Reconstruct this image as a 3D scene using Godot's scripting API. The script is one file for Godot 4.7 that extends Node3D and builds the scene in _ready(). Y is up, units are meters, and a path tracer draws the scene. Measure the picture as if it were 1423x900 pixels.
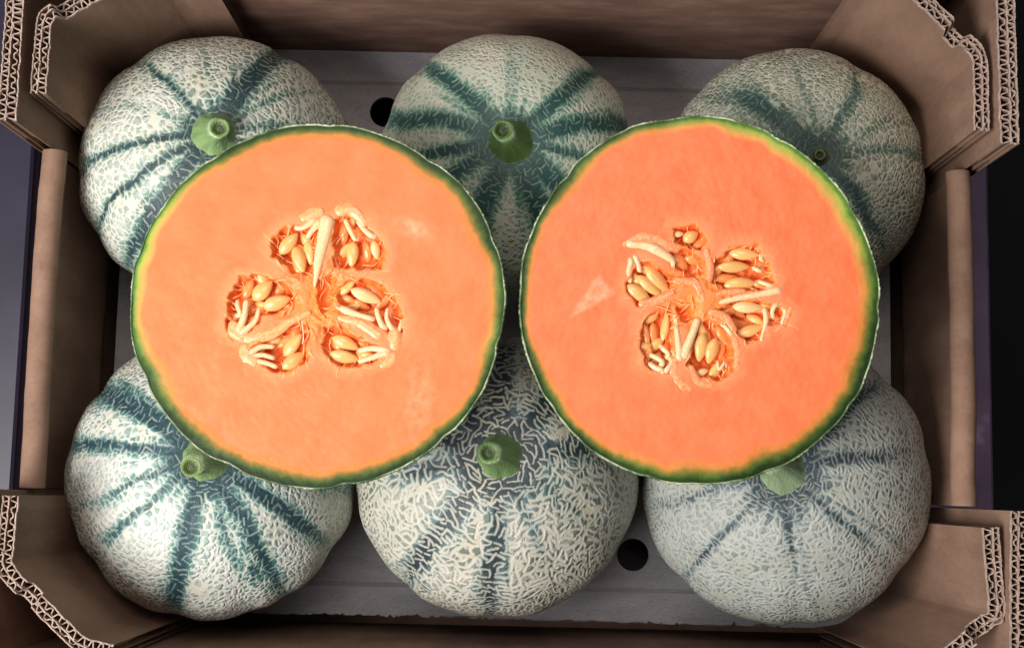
extends Node3D
# A cardboard crate of six netted melons with two cut halves lying on top, seen from above.

const MAP := 640            # texels across a melon's skin map
const SPAN := 2.05          # radians from the stem that the skin map reaches

var mat := {}
var rng := RandomNumberGenerator.new()


func _ready() -> void:
	# ---- camera
	var cam := Camera3D.new()
	cam.name = "camera"
	add_child(cam)
	var tilt := deg_to_rad(6.8)
	var roll := deg_to_rad(1.3)
	var fw := Vector3(0, -cos(tilt), -sin(tilt))
	var rt := Vector3(1, 0, 0)
	var up := rt.cross(fw)
	var rt2 := rt * cos(roll) + up * sin(roll)
	var up2 := up * cos(roll) - rt * sin(roll)
	cam.transform = Transform3D(Basis(rt2, up2, -fw), Vector3(0.0042, 0.70, 0.0797))
	cam.fov = rad_to_deg(2.0 * atan(450.0 / 1925.0))
	cam.near = 0.05
	cam.far = 12.0
	cam.current = true
	# ---- the dim room and the window-like light from the near left
	var env := Environment.new()
	env.background_mode = Environment.BG_COLOR
	env.background_color = Color(0.80, 0.86, 1.0)
	env.background_energy_multiplier = 0.035
	env.tonemap_mode = Environment.TONE_MAPPER_LINEAR
	env.tonemap_exposure = 1.0
	env.sdfgi_enabled = true
	env.ssao_enabled = true
	env.ssil_enabled = true
	var we := WorldEnvironment.new()
	we.name = "surroundings"
	we.environment = env
	add_child(we)
	area_light("window_light", Vector3(-0.57, 0.84, 0.36), Vector3(0.0, 0.08, 0.0), Vector2(0.55, 0.55), Color(1.0, 0.985, 0.97), 1.55)
	area_light("overhead_fill", Vector3(-0.05, 1.3, -0.38), Vector3(0.0, 0.08, 0.0), Vector2(0.6, 0.6), Color(1.0, 0.95, 0.9), 0.62)  # weak overhead fill, added to brighten the back melons
	make_materials()
	build_ground()
	build_crate()
	build_melons()
	build_halves()


func area_light(called: String, at: Vector3, towards: Vector3, size: Vector2, color: Color, energy: float) -> void:
	var l := AreaLight3D.new()
	l.name = called
	l.area_size = size
	l.light_color = color
	l.light_energy = energy
	l.shadow_enabled = true
	add_child(l)
	l.look_at_from_position(at, towards, Vector3.UP if absf((towards - at).normalized().y) < 0.98 else Vector3.FORWARD)
	l.area_range = 6.0


# ------------------------------------------------------------------ helpers
func c8(r: float, g: float, b: float) -> Color:
	return Color(r / 255.0, g / 255.0, b / 255.0)


func tag(o: Node, label: String, category: String, group := "") -> void:
	o.set_meta("label", label)
	o.set_meta("category", category)
	if group:
		o.set_meta("group", group)


func part(called: String, mesh: Mesh, m: Material, parent: Node) -> MeshInstance3D:
	var o := MeshInstance3D.new()
	o.name = called
	o.mesh = mesh
	o.material_override = m
	parent.add_child(o, true)
	return o


func noise(seed_: int, freq: float, octaves := 3) -> FastNoiseLite:
	var n := FastNoiseLite.new()
	n.seed = seed_
	n.noise_type = FastNoiseLite.TYPE_SIMPLEX_SMOOTH
	n.frequency = freq
	n.fractal_octaves = octaves
	return n


func noise_tex(seed_: int, freq: float, stops: Array, colors: Array, octaves := 4, size := 512, as_normal := false, bump := 4.0) -> NoiseTexture2D:
	var t := NoiseTexture2D.new()
	t.width = size
	t.height = size
	t.seamless = true
	t.noise = noise(seed_, freq, octaves)
	if as_normal:
		t.as_normal_map = true
		t.bump_strength = bump
	elif colors.size():
		var g := Gradient.new()
		g.offsets = PackedFloat32Array(stops)
		g.colors = PackedColorArray(colors)
		t.color_ramp = g
	return t


func std(albedo: Color, rough: float) -> StandardMaterial3D:
	var m := StandardMaterial3D.new()
	m.albedo_color = albedo
	m.roughness = rough
	return m


func vmat(rough: float) -> StandardMaterial3D:
	var m := std(Color.WHITE, rough)
	m.vertex_color_use_as_albedo = true
	return m


func make_materials() -> void:
	# brown kraft board
	var kraft := std(Color.WHITE, 0.85)
	kraft.albedo_texture = noise_tex(3, 0.012, [0.25, 0.5, 0.75], [c8(130, 101, 84), c8(139, 109, 91), c8(147, 117, 99)])
	kraft.uv1_triplanar = true
	kraft.uv1_world_triplanar = true
	kraft.uv1_scale = Vector3(7, 2.2, 7)
	kraft.detail_enabled = true
	kraft.detail_blend_mode = BaseMaterial3D.BLEND_MODE_MUL
	kraft.detail_albedo = noise_tex(5, 0.09, [0.3, 0.55, 0.8], [Color(0.95, 0.945, 0.94), Color(1, 1, 1), Color(0.975, 0.97, 0.97)])
	kraft.heightmap_enabled = true
	kraft.heightmap_texture = noise_tex(8, 0.05, [], [])
	kraft.heightmap_scale = 0.008
	mat.kraft = kraft
	var stained: StandardMaterial3D = kraft.duplicate()
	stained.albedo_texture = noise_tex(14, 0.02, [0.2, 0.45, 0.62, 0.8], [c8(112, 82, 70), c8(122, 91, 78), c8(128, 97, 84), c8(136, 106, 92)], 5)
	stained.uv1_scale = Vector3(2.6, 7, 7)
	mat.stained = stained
	var edge := std(Color.WHITE, 0.9)
	edge.albedo_texture = noise_tex(9, 0.03, [0.3, 0.7], [c8(158, 136, 124), c8(186, 166, 154)])
	edge.uv1_triplanar = true
	edge.uv1_world_triplanar = true
	edge.uv1_scale = Vector3(12, 12, 12)
	mat.edge = edge
	var grey := std(Color.WHITE, 0.8)
	grey.albedo_texture = noise_tex(21, 0.015, [0.25, 0.5, 0.8], [c8(150, 148, 153), c8(157, 155, 160), c8(163, 161, 165)])
	grey.uv1_triplanar = true
	grey.uv1_world_triplanar = true
	grey.uv1_scale = Vector3(4, 9, 12)
	grey.heightmap_enabled = true
	grey.heightmap_texture = noise_tex(22, 0.06, [], [])
	grey.heightmap_scale = 0.006
	grey.detail_enabled = true
	grey.detail_blend_mode = BaseMaterial3D.BLEND_MODE_MUL
	grey.detail_albedo = noise_tex(24, 0.14, [0.22, 0.45, 0.8], [Color(0.88, 0.87, 0.87), Color(1, 1, 1), Color(0.96, 0.95, 0.95)], 5)
	mat.grey = grey
	var printed := std(Color.WHITE, 0.38)
	printed.albedo_texture = noise_tex(31, 0.011, [0.2, 0.6, 0.80, 0.86], [c8(104, 86, 118), c8(116, 96, 128), c8(124, 104, 136), c8(150, 134, 164)])
	printed.uv1_triplanar = true
	printed.uv1_world_triplanar = true
	printed.uv1_scale = Vector3(3, 3, 3)
	mat.printed = printed
	var slate: StandardMaterial3D = printed.duplicate()
	slate.albedo_texture = noise_tex(33, 0.011, [0.2, 0.5, 0.8], [c8(35, 31, 50), c8(40, 36, 56), c8(45, 41, 61)])
	mat.slate = slate
	mat.dark = std(c8(26, 24, 28), 0.8)
	# cut melon: seeds, threads and stems
	var tones := [c8(255, 212, 152), c8(253, 188, 116), c8(247, 152, 86)]
	for k in 3:
		var s := std(Color.WHITE, 0.2)
		s.albedo_texture = noise_tex(40 + k, 0.02, [0.25, 0.75], [tones[k].darkened(0.06), tones[k]])
		s.uv1_triplanar = true
		s.uv1_scale = Vector3(0.8, 0.8, 0.8)
		s.subsurf_scatter_enabled = true
		s.subsurf_scatter_strength = 0.05
		mat["seed%d" % k] = s
	var thread := std(Color.WHITE, 0.22)
	thread.albedo_texture = noise_tex(50, 0.02, [0.25, 0.75], [c8(255, 196, 146), c8(255, 214, 168)])
	thread.uv1_triplanar = true
	thread.uv1_scale = Vector3(60, 60, 60)
	thread.subsurf_scatter_enabled = true
	thread.subsurf_scatter_strength = 0.15
	mat.thread = thread
	var pulp := std(c8(250, 176, 116), 0.35)
	mat.pulp = pulp
	var fold := std(Color.WHITE, 0.28)
	fold.albedo_texture = noise_tex(55, 0.03, [0.2, 0.5, 0.8], [c8(250, 152, 92), c8(255, 172, 116), c8(255, 188, 134)])
	fold.uv1_triplanar = true
	fold.uv1_scale = Vector3(40, 40, 40)
	mat.fold_l = fold
	var fold2: StandardMaterial3D = fold.duplicate()
	fold2.albedo_texture = noise_tex(56, 0.03, [0.2, 0.5, 0.8], [c8(250, 136, 84), c8(253, 152, 100), c8(255, 172, 122)])
	mat.fold_r = fold2
	var stem := vmat(0.45)
	stem.heightmap_enabled = true
	stem.heightmap_texture = noise_tex(61, 0.05, [], [])
	stem.heightmap_scale = 0.03
	stem.uv1_triplanar = true
	stem.uv1_scale = Vector3(40, 12, 40)
	mat.stem = stem
	mat.skin_edge = vmat(0.6)


# A net of rows x columns of points; wraps round along columns when asked.
func net_mesh(rows: int, cols: int, pos: PackedVector3Array, uv: PackedVector2Array, colors: PackedColorArray, wrap: bool, smooth_from: PackedVector3Array = PackedVector3Array(), flip := false) -> ArrayMesh:
	var src := smooth_from if smooth_from.size() else pos
	var nor := PackedVector3Array()
	nor.resize(rows * cols)
	for i in rows:
		var i0 := maxi(i - 1, 0) * cols
		var i1 := mini(i + 1, rows - 1) * cols
		for j in cols:
			var j0 := j - 1
			var j1 := j + 1
			if wrap:
				j0 = cols - 2 if j == 0 else j - 1
				j1 = 1 if j == cols - 1 else j + 1
			else:
				j0 = maxi(j0, 0)
				j1 = mini(j1, cols - 1)
			var n := (src[i1 + j] - src[i0 + j]).cross(src[i * cols + j1] - src[i * cols + j0])
			nor[i * cols + j] = (-n if flip else n).normalized()
	var idx := PackedInt32Array()
	idx.resize((rows - 1) * (cols - 1) * 6)
	var k := 0
	for i in rows - 1:
		for j in cols - 1:
			var a := i * cols + j
			if flip:
				idx[k] = a; idx[k + 1] = a + cols; idx[k + 2] = a + 1
				idx[k + 3] = a + 1; idx[k + 4] = a + cols; idx[k + 5] = a + cols + 1
			else:
				idx[k] = a; idx[k + 1] = a + 1; idx[k + 2] = a + cols
				idx[k + 3] = a + 1; idx[k + 4] = a + cols + 1; idx[k + 5] = a + cols
			k += 6
	var arr := []
	arr.resize(Mesh.ARRAY_MAX)
	arr[Mesh.ARRAY_VERTEX] = pos
	arr[Mesh.ARRAY_NORMAL] = nor
	arr[Mesh.ARRAY_INDEX] = idx
	if uv.size():
		arr[Mesh.ARRAY_TEX_UV] = uv
	if colors.size():
		arr[Mesh.ARRAY_COLOR] = colors
	var m := ArrayMesh.new()
	m.add_surface_from_arrays(Mesh.PRIMITIVE_TRIANGLES, arr)
	return m


func quad(st: SurfaceTool, a: Vector3, b: Vector3, c: Vector3, d: Vector3) -> void:
	st.add_vertex(a); st.add_vertex(b); st.add_vertex(c)
	st.add_vertex(a); st.add_vertex(c); st.add_vertex(d)


func begin() -> SurfaceTool:
	var st := SurfaceTool.new()
	st.begin(Mesh.PRIMITIVE_TRIANGLES)
	st.set_smooth_group(-1)
	return st


func done(st: SurfaceTool) -> ArrayMesh:
	st.generate_normals()
	return st.commit()


# ------------------------------------------------------------------ setting
func build_ground() -> void:
	var pm := PlaneMesh.new()
	pm.size = Vector2(6, 6)
	var g := part("ground", pm, mat.dark, self)
	g.position.y = -0.75
	g.set_meta("kind", "structure")
	# the printed cartons that the crate is stacked on
	carton("purple_carton", Vector3(0.0310, -0.2905, 0), 0.2360, mat.printed, "purple printed carton under the crate, showing as a strip along its right side")
	carton("slate_carton", Vector3(-0.3880, -0.2935, 0), 0.125, mat.slate, "dark slate-blue carton beside the crate, at the left edge of the photo")


func carton(called: String, at: Vector3, half: float, m: Material, label: String) -> void:
	var carton_ := Node3D.new()
	carton_.name = called
	add_child(carton_)
	carton_.position = at
	tag(carton_, label, "carton")
	var st := begin()
	bevel_box(st, Vector3(-half, 0, -0.24), Vector3(half, 0.236, 0.24), 0.004)
	part("carton_body", done(st), m, carton_)
	st = begin()
	bevel_box(st, Vector3(-half - 0.0005, 0.2365, -0.238), Vector3(half - 0.001, 0.24, 0.238), 0.0015)
	part("lid", done(st), m, carton_)


func bevel_box(st: SurfaceTool, lo: Vector3, hi: Vector3, b: float) -> void:
	var rings := []
	for y in [[lo.y, b], [lo.y + b, 0.0], [hi.y - b, 0.0], [hi.y, b]]:
		var x0: float = lo.x + y[1]
		var x1: float = hi.x - y[1]
		var z0: float = lo.z + y[1]
		var z1: float = hi.z - y[1]
		rings.append([Vector3(x0, y[0], z0), Vector3(x1, y[0], z0), Vector3(x1, y[0], z1), Vector3(x0, y[0], z1)])
	for i in 3:
		for j in 4:
			quad(st, rings[i][j], rings[i + 1][j], rings[i + 1][(j + 1) % 4], rings[i][(j + 1) % 4])
	quad(st, rings[3][0], rings[3][3], rings[3][2], rings[3][1])
	quad(st, rings[0][0], rings[0][1], rings[0][2], rings[0][3])


# ------------------------------------------------------------------ crate
# Points along a fold line with rounded folds, evenly spaced.
func rounded(path: Array, radius: float, step: float) -> PackedVector2Array:
	var c := Curve2D.new()
	for i in path.size():
		var p: Vector2 = path[i]
		if i == 0 or i == path.size() - 1:
			c.add_point(p)
			continue
		var a: Vector2 = (path[i - 1] - p).normalized() * radius
		var b: Vector2 = (path[i + 1] - p).normalized() * radius
		c.add_point(p + a, Vector2.ZERO, -a * 0.55)
		c.add_point(p + b, -b * 0.55, Vector2.ZERO)
	c.bake_interval = 0.0005
	var out := PackedVector2Array()
	var n := int(ceil(c.get_baked_length() / step))
	for i in n + 1:
		out.append(c.sample_baked(c.get_baked_length() * i / n))
	return out


func offset_line(p: PackedVector2Array, offs: PackedFloat32Array) -> PackedVector2Array:
	var out := PackedVector2Array()
	for i in p.size():
		var d := (p[mini(i + 1, p.size() - 1)] - p[maxi(i - 1, 0)]).normalized()
		out.append(p[i] + Vector2(-d.y, d.x) * offs[i])
	return out


func ribbon(st: SurfaceTool, p: PackedVector2Array, thick: float, base: float, tops: PackedFloat32Array) -> void:   # a base below zero is a depth under the top
	var zero := PackedFloat32Array()
	zero.resize(p.size())
	zero.fill(-thick / 2)
	var a := offset_line(p, zero)
	zero.fill(thick / 2)
	var b := offset_line(p, zero)
	for i in p.size() - 1:
		var t0 := tops[i]
		var t1 := tops[i + 1]
		var y0 := base if base >= 0.0 else t0 + base
		var z0 := base if base >= 0.0 else t1 + base
		quad(st, Vector3(a[i].x, y0, a[i].y), Vector3(a[i].x, t0, a[i].y), Vector3(a[i + 1].x, t1, a[i + 1].y), Vector3(a[i + 1].x, z0, a[i + 1].y))
		quad(st, Vector3(b[i + 1].x, z0, b[i + 1].y), Vector3(b[i + 1].x, t1, b[i + 1].y), Vector3(b[i].x, t0, b[i].y), Vector3(b[i].x, y0, b[i].y))
		quad(st, Vector3(a[i].x, t0, a[i].y), Vector3(b[i].x, t0, b[i].y), Vector3(b[i + 1].x, t1, b[i + 1].y), Vector3(a[i + 1].x, t1, a[i + 1].y))
	for e in [0, p.size() - 1]:
		var y0 := base if base >= 0.0 else tops[e] + base
		var q := [Vector3(a[e].x, y0, a[e].y), Vector3(b[e].x, y0, b[e].y), Vector3(b[e].x, tops[e], b[e].y), Vector3(a[e].x, tops[e], a[e].y)]
		if e == 0:
			quad(st, q[0], q[1], q[2], q[3])
		else:
			quad(st, q[3], q[2], q[1], q[0])


# A folded double-wall corrugated board: three liners and, as sub-parts, two layers of fluting.
func board(called: String, path: Array, thick: float, y0: float, y1: float, dips: Array, parent: Node, flip_thin := false, fold := 0.004) -> MeshInstance3D:
	var line := rounded(path, fold, 0.00028)
	var n := line.size()
	var wob := noise(rng.randi() % 1000, 1.0, 3)
	var length := 0.00028 * n
	var tops := PackedFloat32Array()
	for i in n:
		var s := i / float(n - 1)
		var y := y1
		for d in dips:     # [from, to, drop]
			y -= d[2] * smoothstep(d[0], d[0] + 0.02, s) * (1.0 - smoothstep(d[1] - 0.02, d[1], s))
		tops.append(y)
	var st := begin()
	var mid := thick * (0.08 if flip_thin else -0.08)
	var layers := [-thick / 2, mid, thick / 2]
	var offs := PackedFloat32Array()
	offs.resize(n)
	for k in 3:
		var t2 := tops.duplicate()
		for i in n:
			offs[i] = layers[k] + wob.get_noise_2d(i * 0.017, k * 9.0) * 0.0003
			t2[i] += wob.get_noise_2d(i * 0.05, 40.0 + k * 7.0) * 0.0012 + wob.get_noise_2d(i * 0.22, 80.0 + k * 7.0) * 0.0005
		ribbon(st, offset_line(line, offs), 0.00042 if k != 1 else 0.00034, y0, t2)
	var o := part(called, done(st), mat.kraft, parent)
	var raw := begin()
	for k in 2:
		var a: float = layers[k]
		var b: float = layers[k + 1]
		var waves := roundf(length / 0.0043)
		var t2 := tops.duplicate()
		for i in n:
			var ph := i / float(n - 1) * waves * TAU + wob.get_noise_2d(i * 0.011, 200.0 + 9.0 * k) * 3.2 + k * 1.9
			var crush := 1.0 + 0.9 * minf(0.0, wob.get_noise_2d(i * 0.012, 300.0 + 9.0 * k) - 0.1)
			offs[i] = (a + b) / 2 + (sin(ph) + 0.22 * sin(3.0 * ph)) * 1.12 * crush * ((b - a) / 2 - 0.0003)
			t2[i] += wob.get_noise_2d(i * 0.06, 120.0 + k * 11.0) * 0.0016 - 0.0003
		st = begin()
		ribbon(st, offset_line(line, offs), 0.00036, y1 - 0.03, t2)
		part("fluting", done(st), mat.kraft, o)
		for i in n:
			t2[i] += 0.00015
		ribbon(raw, offset_line(line, offs), 0.00044, -0.0009, t2)
	# raw paper edges, lighter than the faces
	for k in 3:
		var t3 := tops.duplicate()
		for i in n:
			offs[i] = layers[k] + wob.get_noise_2d(i * 0.017, k * 9.0) * 0.0003
			t3[i] += wob.get_noise_2d(i * 0.05, 40.0 + k * 7.0) * 0.0012 + wob.get_noise_2d(i * 0.22, 80.0 + k * 7.0) * 0.0005 + 0.00025
		ribbon(raw, offset_line(line, offs), 0.00054, -0.0011, t3)
	part("raw_edge", done(raw), mat.edge, o)
	return o


func build_crate() -> void:
	rng.seed = 77
	var crate := Node3D.new()
	crate.name = "cardboard_crate"
	add_child(crate)
	crate.position = Vector3(0, -0.05, 0)
	tag(crate, "open brown corrugated cardboard crate with raised corners, holding the melons", "crate")
	var y := 0.05       # the crate's own height of its floor
	# the low side walls, folded over at the top
	for s in [-1.0, 1.0]:
		var prof := PackedVector2Array()
		prof.append(Vector2(0.2052, 0.0))
		prof.append(Vector2(0.2045, 0.08))
		for k in 17:
			var a := PI * 1.3 * k / 16.0
			prof.append(Vector2(0.1992 + 0.0053 * cos(a), y + 0.1028 + 0.0053 * sin(a)))
		prof.append(Vector2(0.1990, y + 0.0970))
		prof.append(Vector2(0.2000, y + 0.0945))
		prof.append(Vector2(0.2008, y + 0.06))
		prof.append(Vector2(0.2028, y + 0.0))
		var rows := 60
		var wob := noise(int(60 + s), 1.0, 3)
		var pos := PackedVector3Array()
		for i in rows:
			var z := lerpf(-0.0632, 0.0838 if s < 0 else 0.0825, i / float(rows - 1))
			for p in prof:
				var bend := wob.get_noise_2d(z * 40.0, p.y * 20.0) * 0.0004 + 0.0008 * sin((z + 0.06) * 21.0)
				var sag := wob.get_noise_2d(z * 30.0, 90.0) * 0.0005 if p.y > y + 0.09 else 0.0
				pos.append(Vector3(s * (p.x + bend), p.y + sag, z))
		part("side_wall", net_mesh(rows, prof.size(), pos, PackedVector2Array(), PackedColorArray(), false, PackedVector3Array(), s > 0), mat.kraft, crate)
	# end walls
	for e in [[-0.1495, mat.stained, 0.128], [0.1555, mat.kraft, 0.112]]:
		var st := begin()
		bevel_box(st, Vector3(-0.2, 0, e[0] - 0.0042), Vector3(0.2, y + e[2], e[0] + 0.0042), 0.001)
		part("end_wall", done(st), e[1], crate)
	for z in [-0.1480, 0.1520]:
		var fl := begin()
		bevel_box(fl, Vector3(-0.2, y - 0.048, z - 0.012), Vector3(0.2, y - 0.044, z + 0.012), 0.0008)
		part("bottom_flap", done(fl), mat.kraft, crate)
	# raised outer panels at the four corners
	board("corner_panel", [Vector2(-0.2032, -0.0642), Vector2(-0.2032, -0.165)], 0.007, 0.0, y + 0.150, [], crate)
	board("corner_panel", [Vector2(0.2052, -0.0642), Vector2(0.2040, -0.165)], 0.007, 0.0, y + 0.150, [], crate, true)
	board("corner_panel", [Vector2(-0.2040, 0.0846), Vector2(-0.2040, 0.168)], 0.007, 0.0, y + 0.150, [], crate)
	board("corner_panel", [Vector2(0.2062, 0.0838), Vector2(0.2040, 0.168)], 0.007, 0.0, y + 0.150, [], crate, true)
	# folded inner posts across the corners
	board("corner_post", [Vector2(-0.1930, -0.0774), Vector2(-0.1925, -0.1105), Vector2(-0.150, -0.1385), Vector2(-0.131, -0.1405)], 0.0062, y, y + 0.145, [[0.36, 1.1, 0.006]], crate)
	board("corner_post", [Vector2(0.1955, -0.0708), Vector2(0.1955, -0.1035), Vector2(0.160, -0.138), Vector2(0.150, -0.1405)], 0.0058, y, y + 0.145, [[0.44, 0.54, 0.007]], crate, true)
	board("corner_post", [Vector2(-0.1935, 0.0868), Vector2(-0.1945, 0.1155), Vector2(-0.162, 0.1445), Vector2(-0.150, 0.1470)], 0.0060, y, y + 0.145, [[0.46, 0.56, 0.004]], crate, true)
	board("corner_post", [Vector2(0.1962, 0.0905), Vector2(0.1982, 0.1255), Vector2(0.172, 0.1455), Vector2(0.160, 0.1475)], 0.0062, y, y + 0.145, [[0.45, 0.60, 0.005]], crate)
	# the grey bottom board: creased near both ends, two vent holes, a torn front edge
	var outline := PackedVector2Array([Vector2(-0.197, 0.1400), Vector2(-0.197, -0.1450), Vector2(0.197, -0.1450), Vector2(0.197, 0.1425)])
	var tear := noise(17, 1.0, 2)
	var x := 0.172
	while x > -0.172:
		var torn := 0.1446 - 0.0014 * (0.172 - x) / 0.344 + 0.0007 * tear.get_noise_2d(x * 60.0, 0.0)
		outline.append(Vector2(x, torn - maxf(0.0, tear.get_noise_2d(x * 700.0, 9.0)) * 0.0026))
		x -= rng.randf_range(0.0004, 0.0022)
	var comb := CSGCombiner3D.new()
	comb.name = "bottom_board"
	crate.add_child(comb)
	comb.position.y = y - 0.003
	var slab := CSGPolygon3D.new()
	slab.name = "sheet"
	slab.polygon = outline
	slab.depth = 0.003
	slab.rotation.x = PI / 2
	slab.material = mat.grey
	comb.add_child(slab)
	for h in [[-0.0640, -0.1128], [0.0672, 0.1108]]:
		var cy := CSGCylinder3D.new()
		cy.name = "vent_hole"
		cy.radius = 0.0080
		cy.height = 0.02
		cy.sides = 32
		cy.operation = CSGShape3D.OPERATION_SUBTRACTION
		cy.position = Vector3(h[0], 0, h[1])
		cy.material = mat.grey
		comb.add_child(cy)
	for z in [-0.1278, 0.1282]:
		var g := CSGBox3D.new()
		g.name = "crease"
		g.size = Vector3(0.42, 0.0022, 0.0022)
		g.rotation.x = PI / 4
		g.position = Vector3(0, 0.0034, z)
		g.operation = CSGShape3D.OPERATION_SUBTRACTION
		g.material = mat.grey
		comb.add_child(g)
	for xx in [-0.1835, 0.1850]:
		var g := CSGBox3D.new()
		g.name = "crease"
		g.size = Vector3(0.0022, 0.0022, 0.42)
		g.rotation.z = PI / 4
		g.position = Vector3(xx, 0.0034, 0)
		g.operation = CSGShape3D.OPERATION_SUBTRACTION
		g.material = mat.grey
		comb.add_child(g)


# ------------------------------------------------------------------ whole melons
# One entry per melon: where it stands, how its stem leans, its dark stripes [angle in degrees seen from above (clockwise from the right), half width in mm, strength, where it fades in degrees from the stem] and its net.
const MELONS := [
	{at = Vector3(-0.1358, 0, -0.0658), a = 0.0640, b = 0.0585, pole = Vector3(0.0094, 0.060, -0.0053), tip = Vector3(0.0030, 0.0130, 0.0012), sd = 11,
		ground = [200, 206, 196], ground2 = [160, 176, 168], net = [222, 220, 206], dark = [36, 60, 64], green = [98, 136, 124],
		stripes = [[-63, 5.4, 1, 120], [-98, 1.45, 0.35, 50], [-133, 2.09, 0.75, 70], [-160, 1.27, 0.35, 60], [172, 2.09, 0.85, 80], [148, 1.97, 0.9, 95], [126, 4.36, 0.95, 105], [95, 2.9, 0.9, 90], [60, 2.9, 0.9, 90], [25, 2.9, 0.8, 80], [-15, 2.43, 0.6, 55], [-38, 1.74, 0.5, 60]],
		width = 2.2, gap = 6.5, length = 16, keep = 0.6, across = 0.55, core = 11, stem = [122, 150, 98], tries = 60000, web = [0.105, 0.16, 0.42, 0.9], cord = 0.75,
		label = "pale netted melon in the back left corner, one broad dark stripe running back"},
	{at = Vector3(0.0003, 0, -0.0725), a = 0.0610, b = 0.0590, pole = Vector3(0.0020, 0.060, 0.0030), tip = Vector3(-0.0042, 0.0135, -0.0024), sd = 23,
		ground = [204, 204, 188], ground2 = [166, 184, 166], net = [214, 212, 198], dark = [42, 78, 74], green = [92, 134, 116],
		stripes = [[-134, 4.36, 0.95, 88], [-45, 3.63, 0.95, 92], [-17, 4.36, 1, 100], [8, 3.27, 0.75, 70], [40, 5.81, 1, 110], [66, 6.53, 1, 120], [112, 6.53, 1, 120], [150, 4.36, 0.9, 80], [172, 3.63, 0.95, 80], [-163, 4.72, 0.85, 96], [-90, 2.31, 0.3, 50]],
		width = 2.0, gap = 5.5, length = 12, keep = 0.5, across = 0.72, core = 14, stem = [88, 116, 62], tries = 45000, web = [0.13, 0.18, 0.5, 0.55], cord = 0.7,
		label = "middle melon of the back row, cream shoulders and broad blue-green stripes"},
	{at = Vector3(0.1350, 0, -0.0687), a = 0.0605, b = 0.0585, pole = Vector3(0.0012, 0.060, 0.0022), tip = Vector3(-0.0012, 0.0060, 0.0006), sd = 37,
		ground = [186, 192, 174], ground2 = [146, 158, 142], net = [214, 214, 198], dark = [54, 82, 80], green = [92, 120, 106],
		stripes = [[-138, 4.79, 0.95, 72], [-100, 1.92, 0.35, 50], [-62, 2.87, 0.7, 72], [-28, 2.06, 0.3, 55], [-8, 2.33, 0.5, 75], [46, 3.77, 0.8, 62], [85, 3.43, 0.7, 75], [125, 4.11, 0.9, 90], [165, 4.11, 0.8, 80], [-165, 4.11, 0.8, 74]],
		width = 1.9, gap = 6, length = 10, keep = 0.6, across = 0.5, core = 11, stem = [98, 114, 84], tries = 70000, web = [0.12, 0.14, 0.36, 0.95], cord = 0.6,
		label = "beige finely netted melon in the crate's back right corner, its stem a small dark stub"},
	{at = Vector3(-0.1316, 0, 0.0765), a = 0.0650, b = 0.0595, pole = Vector3(0.0090, 0.060, -0.0078), tip = Vector3(-0.0052, 0.0125, 0.0058), sd = 41,
		ground = [206, 210, 204], ground2 = [172, 190, 186], net = [224, 222, 210], dark = [36, 66, 74], green = [88, 136, 130],
		stripes = [[-146, 5.16, 0.95, 100], [-172, 2.97, 0.8, 88], [158, 2.19, 0.7, 62], [140, 2.97, 0.7, 72], [101, 4.13, 0.95, 92], [72, 2.58, 0.6, 66], [57, 3.87, 0.85, 98], [31, 3.87, 0.9, 80], [6, 4.51, 0.8, 80], [-30, 3.87, 0.9, 90], [-70, 3.87, 0.9, 90], [-110, 3.87, 0.9, 90]],
		width = 2.0, gap = 5.5, length = 12, keep = 0.6, across = 0.55, core = 16, stem = [130, 152, 100], tries = 60000, web = [0.115, 0.18, 0.5, 0.85], cord = 0.75,
		label = "bright bluish white melon in the front left corner, its cut stem leaning left"},
	{at = Vector3(-0.0013, 0, 0.0734), a = 0.0645, b = 0.0590, pole = Vector3(0.0018, 0.060, -0.0080), tip = Vector3(-0.0050, 0.0130, 0.0004), sd = 53,
		ground = [178, 178, 168], ground2 = [114, 126, 118], net = [210, 205, 190], dark = [40, 54, 60], green = [84, 112, 114],
		stripes = [[128, 4.84, 0.95, 98], [91, 3.55, 0.85, 104], [62, 3.63, 0.5, 46], [30, 4.84, 0.6, 44], [-8, 5.64, 0.75, 52], [-50, 5.64, 0.9, 80], [-90, 5.64, 1, 90], [-128, 5.64, 1, 80], [-160, 6.45, 0.95, 70], [170, 3.63, 0.8, 60]],
		width = 2.7, gap = 4.9, length = 22, keep = 0.42, across = 0.5, core = 18, stem = [98, 126, 78], tries = 60000, web = [0.075, 0.10, 0.26, 0.7], cord = 1.0,
		label = "middle melon of the front row, covered in thick raised cream netting over dark skin"},
	{at = Vector3(0.1309, 0, 0.0727), a = 0.0655, b = 0.0590, pole = Vector3(-0.0118, 0.060, -0.0030), tip = Vector3(-0.0060, 0.0120, -0.0040), sd = 67,
		ground = [160, 166, 162], ground2 = [130, 140, 138], net = [180, 182, 174], dark = [44, 58, 66], green = [88, 106, 110],
		stripes = [[134, 1.5, 0.8, 92], [84, 2.09, 0.95, 36], [78, 1.16, 0.4, 75], [39, 1.74, 0.85, 58], [30, 1.16, 0.45, 85], [-12, 2.67, 0.9, 55], [-45, 2.9, 0.8, 80], [-90, 2.9, 0.8, 80], [-135, 2.9, 0.8, 80], [165, 2.32, 0.6, 66]],
		width = 2.0, gap = 3.8, length = 18, keep = 0.75, across = 0.5, core = 15, stem = [134, 156, 120], tries = 70000, web = [0.12, 0.16, 0.45, 0.6], cord = 0.95,
		label = "grey-white melon in the crate's front right corner, dense wormlike netting and only thin stripes"},
]


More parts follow.
